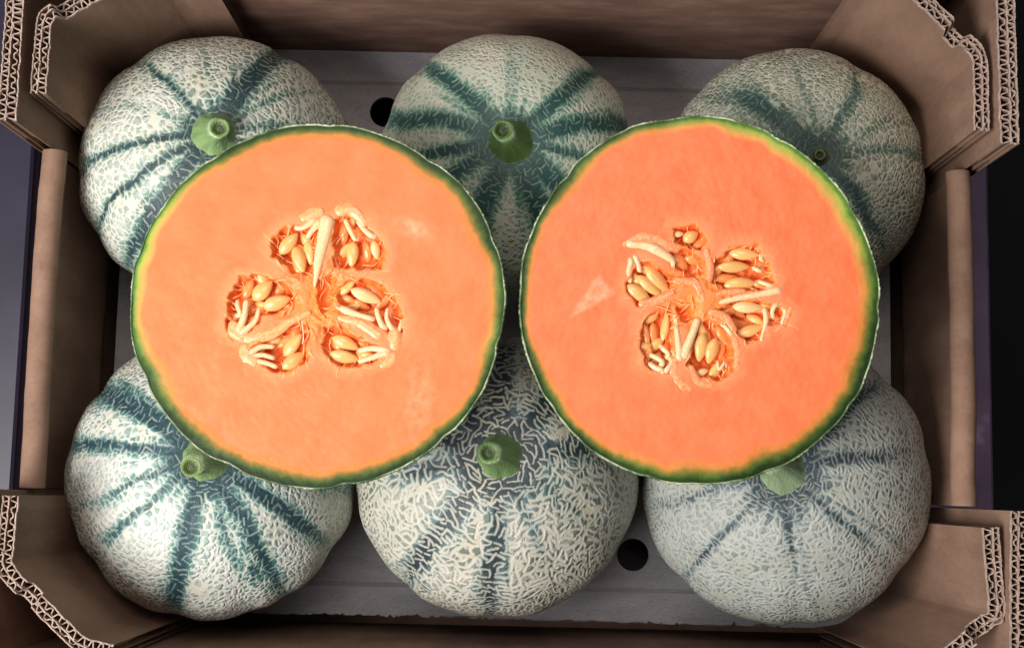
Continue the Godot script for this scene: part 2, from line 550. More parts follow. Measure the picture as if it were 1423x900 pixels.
func skin_maps(d: Dictionary) -> Dictionary:
	var r := RandomNumberGenerator.new()
	r.seed = d.sd * 101
	# where the dark stripes lie, worked out coarsely and then enlarged
	var cs := 220
	var coarse := PackedFloat32Array()
	coarse.resize(cs * cs)
	var streak := noise(d.sd, 1.0, 3)
	var blot := noise(d.sd + 5, 1.6, 2)
	var phis := PackedFloat32Array()
	var inv := PackedFloat32Array()
	var strength := PackedFloat32Array()
	var fade := PackedFloat32Array()
	for s in d.stripes:
		phis.append(deg_to_rad(s[0]))
		inv.append(1.0 / (s[1] * 0.001))
		strength.append(s[2])
		fade.append(deg_to_rad(s[3]))
	var core := deg_to_rad(d.core)
	for j in cs:
		for i in cs:
			var x := (i + 0.5) / cs * 2.0 - 1.0
			var y := (j + 0.5) / cs * 2.0 - 1.0
			var th := sqrt(x * x + y * y) * SPAN
			if th > SPAN * 1.05:
				continue
			var ph := atan2(y, x)
			var sx := cos(ph)
			var sy := sin(ph)
			var n := streak.get_noise_3d(sx * 7.0, sy * 7.0, th * 1.3)
			var m := 0.0
			var across := sin(minf(th, 1.7)) * 0.062
			var wig := streak.get_noise_2d(th * 1.4, 7.0) * 0.10
			for k in phis.size():
				var dp := absf(angle_difference(phis[k], ph + wig * sin(k * 2.3))) * across * inv[k]
				if dp < 2.4:
					var f := 1.0 - smoothstep(fade[k] * 0.55, fade[k] * 1.1, th + n * 0.35)
					m = maxf(m, strength[k] * exp(-dp * dp * (1.0 + n * 1.5)) * f)
			m = maxf(m, (1.0 - smoothstep(core * 0.55, core * 1.5, th + n * 0.2)) * 0.92)
			m += blot.get_noise_3d(sx * th, sy * th, 3.0) * 0.14 * m + n * 0.3 * m
			coarse[j * cs + i] = clampf(m, 0.0, 1.0)
	var ci := Image.create_from_data(cs, cs, false, Image.FORMAT_RF, coarse.to_byte_array())
	ci.resize(MAP, MAP, Image.INTERPOLATE_BILINEAR)
	var mask := ci.get_data().to_float32_array()
	# cork netting: short cords that grow until they meet another
	var hgt := PackedFloat32Array()
	hgt.resize(MAP * MAP)
	var occ := PackedByteArray()
	occ.resize(MAP * MAP)
	var half := MAP / 2.0
	var turn := noise(d.sd + 9, 0.035, 2)
	for t in d.tries:
		var px := r.randf() * MAP
		var py := r.randf() * MAP
		var q := Vector2(px - half, py - half) / half
		var rad := q.length()
		if rad > 0.97 or rad < 0.055:
			continue
		if occ[int(py) * MAP + int(px)]:
			continue
		var m := mask[int(py) * MAP + int(px)]
		if r.randf() < m * (1.0 - lerpf(d.keep, 0.55, smoothstep(0.30, 0.12, rad))):
			continue
		var ang := atan2(q.y, q.x)
		var length: float = d.length * r.randf_range(0.5, 1.3)
		if m > 0.22 and rad < 0.62:
			length *= 0.55
			ang += PI / 2 + r.randf_range(-0.4, 0.4) if r.randf() < 0.8 else r.randf_range(-0.5, 0.5)
		elif r.randf() < d.across:
			ang += PI / 2 + r.randf_range(-0.5, 0.5)
		else:
			ang += r.randf_range(-0.7, 0.7)
		var w: float = d.width * r.randf_range(0.78, 1.15) * (0.8 if m > 0.4 else 1.0) * clampf(0.55 + rad * 1.3, 0.55, 1.0)
		var gap: float = d.gap * clampf(0.6 + rad, 0.6, 1.0)
		var pts := PackedVector2Array([Vector2(px, py)])
		for side in 2:
			var a := ang + PI * side
			var p := Vector2(px, py)
			var left := length / 2
			var last := false
			var curl := r.randf_range(-0.15, 0.15)
			while left > 0:
				a += curl + turn.get_noise_2d(p.x, p.y) * 0.5
				p += Vector2(cos(a), sin(a)) * 1.8
				left -= 1.8
				if p.x < 4 or p.y < 4 or p.x > MAP - 5 or p.y > MAP - 5:
					break
				pts.append(p)
				if last:
					break
				if occ[int(p.y) * MAP + int(p.x)]:
					if r.randf() < 0.45:
						break
					last = true
					left = maxf(left, 2.0)
		if pts.size() < 3:
			continue
		var wi := int(ceil(w))
		var gi := int(ceil(gap))
		var g2 := gap * gap
		var hi := r.randf_range(0.72, 1.0)
		for p in pts:
			var bx := int(p.x)
			var by := int(p.y)
			if bx < gi or by < gi or bx >= MAP - gi or by >= MAP - gi:
				continue
			for yy in range(by - gi, by + gi + 1):
				var dy := yy + 0.5 - p.y
				var row := yy * MAP
				for xx in range(bx - gi, bx + gi + 1):
					var dx := xx + 0.5 - p.x
					var d2 := dx * dx + dy * dy
					if d2 < g2:
						occ[row + xx] = 1
						var e := d2 / (w * w)
						if e < 1.0:
							var v := hi * sqrt(1.0 - e)
							if v > hgt[row + xx]:
								hgt[row + xx] = v
	# the finer connected web of cork between the cords
	var cells := noise(d.sd + 12, d.web[0], 1)
	cells.noise_type = FastNoiseLite.TYPE_CELLULAR
	cells.cellular_return_type = FastNoiseLite.RETURN_DISTANCE2_SUB
	cells.cellular_jitter = 1.0
	cells.fractal_type = FastNoiseLite.FRACTAL_NONE
	cells.domain_warp_enabled = true
	cells.domain_warp_amplitude = 9.0
	cells.domain_warp_frequency = 0.035
	var web := cells.get_image(MAP, MAP).get_data()
	# colour
	var fine := noise(d.sd + 2, 0.09, 3).get_image(MAP, MAP).get_data()
	var wide := noise(d.sd + 3, 0.014, 3).get_image(MAP, MAP).get_data()
	var bytes := PackedByteArray()
	bytes.resize(MAP * MAP * 3)
	var g1 := Vector3(d.ground[0], d.ground[1], d.ground[2])
	var g2_ := Vector3(d.ground2[0], d.ground2[1], d.ground2[2])
	var dk := Vector3(d.dark[0], d.dark[1], d.dark[2])
	var gn := Vector3(d.green[0], d.green[1], d.green[2])
	var nc := Vector3(d.net[0], d.net[1], d.net[2])
	for k in MAP * MAP:
		var f := fine[k] / 255.0
		var wv := wide[k] / 255.0
		var m := mask[k]
		var h := hgt[k]
		var thick := lerpf(d.web[1], d.web[2], clampf(wv * 1.8 - 0.5 - m * 0.9, 0.0, 1.0))
		var net: float = (1.0 - smoothstep(thick * 0.35, thick, web[k] / 255.0 + (f - 0.5) * 0.12)) * d.web[3] * (1.0 - 0.7 * smoothstep(0.3, 0.75, m))
		h = maxf(h * d.cord, net)
		var c := g1.lerp(g2_, clampf(wv * 1.9 - 0.45 + (f - 0.5) * 0.7, 0.0, 1.0))
		if m > 0.02:
			var e := clampf(m * 1.35 + (f - 0.5) * 0.55 * m, 0.0, 1.0)
			c = c.lerp(gn, clampf(e * 2.0, 0.0, 1.0)) if e < 0.5 else gn.lerp(dk, clampf(e * 2.0 - 1.0, 0.0, 1.0))
		if h > 0.02:
			var cover := smoothstep(0.10, 0.75, h)
			c = c.lerp(nc * (0.84 + 0.12 * f + 0.10 * h), cover * (0.62 + 0.3 * wv) * (1.0 - (0.0 if d.sd == 53 else 0.12) * smoothstep(0.3, 0.85, m)))
		elif m < 0.35:
			c *= 0.88 + 0.12 * f
		if wv > 0.62:
			c *= Vector3.ONE.lerp(Vector3(0.97, 0.93, 0.86), clampf((wv - 0.62) * 1.6 + (f - 0.5) * 0.5, 0.0, 0.4))
		bytes[k * 3] = int(clampf(c.x, 0, 255))
		bytes[k * 3 + 1] = int(clampf(c.y, 0, 255))
		bytes[k * 3 + 2] = int(clampf(c.z, 0, 255))
		hgt[k] = h * (1.0 - 0.35 * m) + (f - 0.5) * 0.10
	var skin := std(Color.WHITE, 0.55)
	skin.albedo_texture = ImageTexture.create_from_image(Image.create_from_data(MAP, MAP, false, Image.FORMAT_RGB8, bytes))
	skin.heightmap_enabled = true
	skin.heightmap_texture = ImageTexture.create_from_image(Image.create_from_data(MAP, MAP, false, Image.FORMAT_RF, hgt.to_byte_array()))
	skin.heightmap_scale = 0.06
	skin.texture_repeat = false
	return {material = skin, height = hgt}


func melon_mesh(d: Dictionary, hgt: PackedFloat32Array) -> ArrayMesh:
	var rows := 190
	var cols := 385
	var pos := PackedVector3Array()
	var base := PackedVector3Array()
	var uv := PackedVector2Array()
	pos.resize(rows * cols)
	base.resize(rows * cols)
	uv.resize(rows * cols)
	var lump := noise(d.sd + 4, 1.0, 2)
	var groove := PackedFloat32Array()
	for j in cols:
		var ph := TAU * j / (cols - 1)
		var g := 0.0
		for s in d.stripes:
			var dp := angle_difference(deg_to_rad(s[0]), ph) / 0.11
			g = maxf(g, exp(-dp * dp) * clampf(s[2], 0.3, 1.0))
		groove.append(g)
	for i in rows:
		var f := i / float(rows - 1)
		var th := SPAN * f / 0.93 if f < 0.93 else lerpf(SPAN, PI, (f - 0.93) / 0.07)
		var st := sin(th)
		var y0: float = d.b * cos(th) - 0.0035 * exp(-th * th / 0.05)
		for j in cols:
			var ph := TAU * j / (cols - 1)
			var dx := cos(ph)
			var dz := sin(ph)
			var k: float = 1.0 - 0.026 * groove[j] * st + 0.018 * lump.get_noise_3d(dx * st * 1.6, cos(th) * 1.6, dz * st * 1.6)
			var p := Vector3(d.a * st * dx * k, y0 * (1.0 - 0.012 * groove[j] * st), d.a * st * dz * k)
			var n := i * cols + j
			base[n] = p
			var t := minf(th / SPAN, 0.99)
			var u := Vector2(0.5 + 0.5 * t * dx, 0.5 + 0.5 * t * dz)
			uv[n] = u
			var h := hgt[mini(int(u.y * MAP), MAP - 1) * MAP + mini(int(u.x * MAP), MAP - 1)]
			pos[n] = p * (1.0 + 0.0068 * h)
	return net_mesh(rows, cols, pos, uv, PackedColorArray(), true, base)


# A short cut stalk: flared, lobed foot, tapering body and a hollow cut end.
func stem_parts(d: Dictionary, holder: Node) -> void:
	var tip: Vector3 = d.tip
	var c := c8(d.stem[0], d.stem[1], d.stem[2])
	var cl := c.srgb_to_linear()
	var prof := [[0.0, 0.0128], [0.05, 0.0110], [0.10, 0.0098], [0.18, 0.0089], [0.3, 0.0077], [0.5, 0.0064], [0.7, 0.0054], [0.88, 0.0049], [0.97, 0.0046], [1.0, 0.0041]]
	var size: float = 0.48 if d.sd == 37 else 1.0
	var cols := 41
	var wob := noise(d.sd + 8, 1.0, 2)
	var pos := PackedVector3Array()
	var col := PackedColorArray()
	for k in prof.size():
		var t: float = prof[k][0]
		var c0 := Vector3(tip.x * t * t, tip.y * t - 0.0015, tip.z * t * t)
		for j in cols:
			var ph := TAU * j / (cols - 1)
			var lobe := 1.0 + 0.045 * cos(5.0 * ph + d.sd) * (1.0 - 0.5 * t) + 0.03 * cos(11.0 * ph) * (1.0 - t) + 0.06 * wob.get_noise_3d(cos(ph), sin(ph), t * 2.0)
			var rr: float = prof[k][1] * lobe * size
			pos.append(c0 + Vector3(cos(ph) * rr, 0, sin(ph) * rr))
			var v := 1.0 + 0.35 * wob.get_noise_3d(cos(ph) * 2.5, sin(ph) * 2.5, t)
			var cc := cl.lerp(c8(190, 214, 176).srgb_to_linear(), clampf(smoothstep(0.85, 1.0, t) * 0.5 + (0.35 if k == 0 else 0.0), 0, 1))
			col.append(Color(cc.r * v, cc.g * v, cc.b * v))
	var o := part("stem", net_mesh(prof.size(), cols, pos, PackedVector2Array(), col, true, PackedVector3Array(), true), mat.stem, holder)
	o.position = Vector3(0, d.b - 0.0030, 0)
	pos = PackedVector3Array()
	col = PackedColorArray()
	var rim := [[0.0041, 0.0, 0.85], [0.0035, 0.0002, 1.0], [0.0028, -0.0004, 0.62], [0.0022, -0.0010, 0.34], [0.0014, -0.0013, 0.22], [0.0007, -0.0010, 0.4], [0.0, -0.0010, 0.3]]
	for q in rim:
		for j in cols:
			var ph := TAU * j / (cols - 1)
			var rr: float = q[0] * size * (1.0 + 0.02 * cos(5.0 * ph + d.sd))
			pos.append(Vector3(tip.x, tip.y - 0.0015 + q[1], tip.z) + Vector3(cos(ph) * rr, 0, sin(ph) * rr))
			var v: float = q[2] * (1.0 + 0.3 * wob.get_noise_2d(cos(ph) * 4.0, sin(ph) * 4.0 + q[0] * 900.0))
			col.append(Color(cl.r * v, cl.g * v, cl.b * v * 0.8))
	part("cut_end", net_mesh(rim.size(), cols, pos, PackedVector2Array(), col, true, PackedVector3Array(), true), mat.stem, o)


func build_melons() -> void:
	for d in MELONS:
		var maps := skin_maps(d)
		var root := Node3D.new()
		root.name = "melon"
		add_child(root, true)
		root.position = d.at
		tag(root, d.label, "melon", "whole melons packed in the crate")
		var turn := Basis(Quaternion(Vector3.UP, d.pole.normalized()))
		var skin := part("skin", melon_mesh(d, maps.height), maps.material, root)
		skin.transform = Transform3D(turn, Vector3(0, d.b * 0.985, 0))
		stem_parts(d, skin)
		if d.sd == 41 or d.sd == 67:
			mat["rind%d" % d.sd] = maps.material


# ------------------------------------------------------------------ cut halves
const HALVES := [
	{at = Vector3(-0.0726, 0.083, 0.0073), r = 0.0738, key = "L", sd = 5, rind = "rind41", squash = Vector2(1.012, 0.985), lean = Vector2(0.4, 0.5),
		flesh = [255, 139, 90], label = "left cut melon half, paler orange, a pale cream wedge in its top seed hollow"},
	{at = Vector3(0.0780, 0.083, 0.0024), r = 0.0733, key = "R", sd = 6, rind = "rind67", squash = Vector2(0.985, 1.008), lean = Vector2(-0.5, 0.3),
		flesh = [254, 135, 91], label = "right cut melon half, deeper orange, a pale wedge of painted gloss left of its seeds"},
]
const FACE := 0.072
const CAV := 0.044
const CG := 210


func poly_depth(polys: Array) -> PackedFloat32Array:
	var out := PackedFloat32Array()
	out.resize(CG * CG)
	var wob := noise(91, 0.16, 2)
	var packs := []
	for p in polys:
		var v := PackedVector2Array()
		for k in p.size() / 2:
			v.append(Vector2(p[2 * k], p[2 * k + 1]))
		var c := Vector2.ZERO
		for q in v:
			c += q / v.size()
		var reach := 0.0
		for q in v:
			reach = maxf(reach, c.distance_to(q))
		packs.append([v, c, reach])
	for j in CG:
		for i in CG:
			var p := Vector2(i + 0.5, j + 0.5) / CG * 2.0 * CAV * 1000.0 - Vector2.ONE * CAV * 1000.0
			p += Vector2(wob.get_noise_2d(p.x, p.y), wob.get_noise_2d(p.x + 50, p.y)) * 1.2
			var best := -99.0
			for k in packs:
				if p.distance_to(k[1]) > k[2] + 4.0:
					continue
				var v: PackedVector2Array = k[0]
				var near := 1e9
				var inside := false
				var b := v[v.size() - 1]
				for a in v:
					var e := b - a
					var w := p - a
					var t := clampf(w.dot(e) / e.length_squared(), 0.0, 1.0)
					near = minf(near, (w - e * t).length_squared())
					if (a.y > p.y) != (b.y > p.y) and p.x < (b.x - a.x) * (p.y - a.y) / (b.y - a.y) + a.x:
						inside = not inside
					b = a
				best = maxf(best, sqrt(near) if inside else -sqrt(near))
			out[j * CG + i] = maxf(best + 0.4, -6.0)
	return out


func look_up(field: PackedFloat32Array, x: float, z: float) -> float:
	var u := (x / CAV * 0.5 + 0.5) * CG - 0.5
	var v := (z / CAV * 0.5 + 0.5) * CG - 0.5
	if u < 0 or v < 0 or u >= CG - 1 or v >= CG - 1:
		return -6.0
	var i := int(u)
	var j := int(v)
	var k := j * CG + i
	return lerpf(lerpf(field[k], field[k + 1], u - i), lerpf(field[k + CG], field[k + CG + 1], u - i), v - j)


func sink(d: float, rr: float) -> float:     # mm below the cut for a distance (mm) into a hollow and from the middle
	if d < -5.0:
		return 0.0
	var core := 1.0 - smoothstep(0.013, 0.021, rr)
	if d < 0.0:
		return (0.9 * smoothstep(-4.0, -1.0, d)) * core + 0.25 * smoothstep(-0.8, 0.0, d)
	return 0.25 + 0.9 * core * exp(-d) + 6.2 * (1.0 - exp(-d / 1.5))


# Rim radius at an angle, as a share of the half's own radius.
func rim_at(h: Dictionary, ph: float, n: FastNoiseLite) -> float:
	var c: float = cos(ph) * h.squash.x
	var s: float = sin(ph) * h.squash.y
	return sqrt(c * c + s * s) * (1.0 + 0.015 * n.get_noise_2d(cos(ph) * 1.1, sin(ph) * 1.1) + 0.0045 * n.get_noise_2d(cos(ph) * 4.5, sin(ph) * 4.5 + 20.0) - 0.010 * pow(absf(cos(ph * 5.0 + h.sd + 0.5 * sin(ph))), 30.0))


func build_half(h: Dictionary, pockets: Array, seeds: Array, strands: Array, folds: Array) -> void:
	var root := Node3D.new()
	root.name = "melon_half"
	add_child(root, true)
	root.position = h.at
	root.rotation = Vector3(deg_to_rad(h.lean.y), deg_to_rad(1.3), deg_to_rad(h.lean.x))
	tag(root, h.label, "melon half", "cut melon halves lying on the whole melons")
	var field := poly_depth(pockets)
	var n1 := noise(h.sd * 13, 1.0, 3)
	var rimn := noise(h.sd * 29, 1.0, 2)
	# the cut face
	var rows := 170
	var cols := 421
	var reach: float = h.r * 1.03
	var pos := PackedVector3Array()
	var uv := PackedVector2Array()
	pos.resize(rows * cols)
	uv.resize(rows * cols)
	for j in cols:
		var ph := TAU * j / (cols - 1)
		var rim: float = h.r * rim_at(h, ph, rimn) - 0.0007
		for i in rows:
			var f := i / float(rows - 1)
			var rr := f * 0.041 / 0.72 if f < 0.72 else lerpf(0.041, rim, (f - 0.72) / 0.28)
			var x := cos(ph) * rr
			var z := sin(ph) * rr
			var y := 0.00025 * n1.get_noise_2d(x * 60, z * 60) + 0.0001 * n1.get_noise_2d(x * 260, z * 260)
			if rr < 0.043:
				var dd := look_up(field, x, z)
				if dd > -5.0:
					var ridge := n1.get_noise_2d(x * 330.0, z * 330.0) * 0.22 + n1.get_noise_2d(x * 130.0, z * 130.0) * 0.5
					y -= (sink(dd, rr) + ridge * clampf((dd + 4.5) / 2.5, 0.0, 1.0) * maxf(1.0 - smoothstep(0.013, 0.021, rr), clampf(dd, 0.0, 1.0)) + ((0.9 * n1.get_noise_2d(x * 170, z * 170)) * clampf(dd * 0.6, 0.0, 1.0))) * 0.001
			pos[i * cols + j] = Vector3(x, FACE + y, z)
			uv[i * cols + j] = Vector2(0.5 + 0.5 * x / reach, 0.5 + 0.5 * z / reach)
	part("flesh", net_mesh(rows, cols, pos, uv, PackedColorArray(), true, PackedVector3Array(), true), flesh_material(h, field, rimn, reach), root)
	# thin corky edge of the skin, standing a little proud of the cut
	pos = PackedVector3Array()
	var col := PackedColorArray()
	var lip := [[-0.0007, -0.0006], [-0.0006, 0.0002], [-0.0002, 0.0004], [0.0001, 0.0001], [0.0003, -0.0008], [0.0002, -0.0022]]
	cols = 601
	for q in lip:
		for j in cols:
			var ph := TAU * j / (cols - 1)
			var rough := n1.get_noise_2d(cos(ph) * 60.0, sin(ph) * 60.0)
			var rr: float = h.r * rim_at(h, ph, rimn) + q[0] + 0.0002 * rough
			pos.append(Vector3(cos(ph) * rr, FACE + q[1] + 0.0003 * rough, sin(ph) * rr))
			var t := clampf(0.45 + 0.9 * n1.get_noise_2d(cos(ph) * 5.0 + 9.0, sin(ph) * 5.0) + 0.5 * rough, 0.0, 1.0)
			var c := c8(62, 84, 44).lerp(c8(196, 208, 170), t)
			col.append(c.srgb_to_linear())
	part("skin_edge", net_mesh(lip.size(), cols, pos, PackedVector2Array(), col, true, PackedVector3Array(), true), mat.skin_edge, root)
	# the netted skin below
	pos = PackedVector3Array()
	uv = PackedVector2Array()
	rows = 60
	cols = 181
	for i in rows:
		var th := PI / 2 * (1.0 - i / float(rows - 1))        # from the rim down to the bottom
		for j in cols:
			var ph := TAU * j / (cols - 1)
			var rr: float = h.r * rim_at(h, ph, rimn) * sin(th)
			pos.append(Vector3(cos(ph) * rr, FACE - 0.0010 - (FACE - 0.0010) * cos(th), sin(ph) * rr))
			uv.append(Vector2(0.5 + 0.5 * th / SPAN * cos(ph), 0.5 + 0.5 * th / SPAN * sin(ph)))
	part("skin", net_mesh(rows, cols, pos, uv, PackedColorArray(), true, PackedVector3Array(), false), mat[h.rind], root)
	# seeds
	for s in seeds:
		var o := part("seed", mat.seed_mesh, mat["seed%d" % s[5]], root)
		var a := deg_to_rad(s[4])
		var b := Basis(Vector3.UP, -a) * Basis(Vector3.RIGHT, rng.randf_range(-0.45, 0.45)) * Basis(Vector3.BACK, rng.randf_range(-0.22, 0.1))
		o.transform = Transform3D(b.scaled_local(Vector3(s[2] * 1.06, s[3] * 0.75, s[3] * 1.12) * 0.001), Vector3(s[0], 0, s[1]) * 0.001 + Vector3(0, FACE - s[6] * 0.001 - 0.0002, 0))
	# more seeds half sunk in the pulp
	var spots := []
	for s in seeds:
		spots.append(Vector2(s[0], s[1]))
	for t in 4000:
		if spots.size() >= seeds.size() + 22:
			break
		var p := Vector2(rng.randf_range(-36, 36), rng.randf_range(-36, 36))
		var dd := look_up(field, p.x * 0.001, p.y * 0.001)
		if dd < 1.5 or p.length() < 10.0 or spots.any(func(q): return q.distance_to(p) < 3.6):
			continue
		spots.append(p)
		var o := part("seed", mat.seed_mesh, mat["seed%d" % rng.randi_range(1, 2)], root)
		var b := Basis(Vector3.UP, -p.angle() + rng.randf_range(-0.7, 0.7)) * Basis(Vector3.RIGHT, rng.randf_range(-0.6, 0.6)) * Basis(Vector3.BACK, rng.randf_range(-0.35, 0.35))
		var big := rng.randf_range(0.85, 1.05)
		o.transform = Transform3D(b.scaled_local(Vector3(9.0, 3.2, 4.6) * 0.001 * big), Vector3(p.x, 0, p.y) * 0.001 + Vector3(0, FACE - minf(sink(dd, 0.03) - 1.2, 4.8) * 0.001, 0))
	# the threads that held the seeds
	for s in strands:
		var pts := PackedVector3Array()
		var w := PackedFloat32Array()
		for k in s[0].size() / 2:
			var t: float = k / float(s[0].size() / 2 - 1)
			pts.append(Vector3(s[0][2 * k], FACE * 1000 - 0.9 + 0.5 * sin(PI * t) - 0.9 * absf(1.0 - t) * 0.6, s[0][2 * k + 1]) * 0.001)
			w.append(s[1][k] * 0.00087 / 2)
		# the foot of the thread widens into the flesh beyond the hollow
		var foot := pts[pts.size() - 1]
		var out := Vector3(foot.x, 0, foot.z).normalized() * 0.0022
		if s[1][0] < 6.0 and foot.length() > 0.0 and Vector2(foot.x, foot.z).length() > 0.012:
			pts[pts.size() - 1].y = FACE - w[w.size() - 1] * 0.35
			pts.append(foot + out + Vector3(0, -0.0011, 0))
			w.append(w[w.size() - 1] * 1.25)
		part("seed_thread", tube(pts, w, 12), mat.thread, root)
	# soft folds of pulp between and round the hollows
	for s in folds:
		var pts := PackedVector3Array()
		var w := PackedFloat32Array()
		for k in s[0].size() / 2:
			pts.append(Vector3(s[0][2 * k], 0, s[0][2 * k + 1]) * 0.001 + Vector3(0, FACE - s[1][k] * (0.00013 if h.key == "L" else 0.00019), 0))
			w.append(s[1][k] * 0.001 / 2)
		part("pulp_fold", tube(pts, w, 14, n1), mat.fold_l if h.key == "L" else mat.fold_r, root)
	# loose wet fibres across the hollows
	var st := SurfaceTool.new()
	st.begin(Mesh.PRIMITIVE_TRIANGLES)
	var made := 0
	while made < 170:
		var x := rng.randf_range(-0.036, 0.036)
		var z := rng.randf_range(-0.036, 0.036)
		var d := look_up(field, x, z)
		if d < -1.0 or d > 2.2:
			continue
		var dir := Vector2(x, z).normalized().rotated(rng.randf_range(-1.0, 1.0)) * rng.randf_range(0.003, 0.009)
		var pts := PackedVector3Array()
		var w := PackedFloat32Array()
		for k in 5:
			var t := k / 4.0 - 0.5
			var px := x + dir.x * t + rng.randf_range(-0.0003, 0.0003)
			var pz := z + dir.y * t + rng.randf_range(-0.0003, 0.0003)
			pts.append(Vector3(px, FACE - minf(sink(look_up(field, px, pz), 0.03), 3.0) * 0.001 - 0.00005, pz))
			w.append(rng.randf_range(0.0002, 0.00045) * (1.0 - 0.6 * absf(t) * 2.0))
		st.append_from(tube(pts, w, 6), 0, Transform3D.IDENTITY)
		made += 1
	var fib := part("pulp_fibres", st.commit(), mat.pulp, root)
	fib.set_meta("kind", "stuff")


func tube(pts: PackedVector3Array, w: PackedFloat32Array, sides: int, lumps: FastNoiseLite = null) -> ArrayMesh:
	var c := Curve3D.new()
	for i in pts.size():
		var t := (pts[mini(i + 1, pts.size() - 1)] - pts[maxi(i - 1, 0)]) / 6.0
		c.add_point(pts[i], -t, t)
	c.bake_interval = 0.0002
	var length := c.get_baked_length()
	var n := maxi(10, int(length / 0.0006))
	var pos := PackedVector3Array()
	for i in n + 1:
		var f := i / float(n)
		var p := c.sample_baked(length * f)
		var d := (c.sample_baked(minf(length, length * f + 0.0003)) - c.sample_baked(maxf(0, length * f - 0.0003))).normalized()
		var k := f * (w.size() - 1)
		var r := lerpf(w[int(k)], w[mini(int(k) + 1, w.size() - 1)], k - int(k))
		var toend := minf(f, 1.0 - f) * length
		var rr := r * sqrt(clampf(1.0 - pow(1.0 - minf(toend / maxf(r, 1e-5), 1.0), 2.0), 0.0004, 1.0))
		var side := d.cross(Vector3.UP).normalized()
		var upw := side.cross(d)
		for j in sides + 1:
			var a := TAU * j / sides
			var q := rr
			if lumps:
				q *= 1.0 + 0.28 * lumps.get_noise_3d(cos(a) * 1.0, sin(a) * 1.0, f * length * 150.0)
			pos.append(p + side * cos(a) * q + upw * sin(a) * q * (0.5 if lumps else 0.75))
	return net_mesh(n + 1, sides + 1, pos, PackedVector2Array(), PackedColorArray(), true)


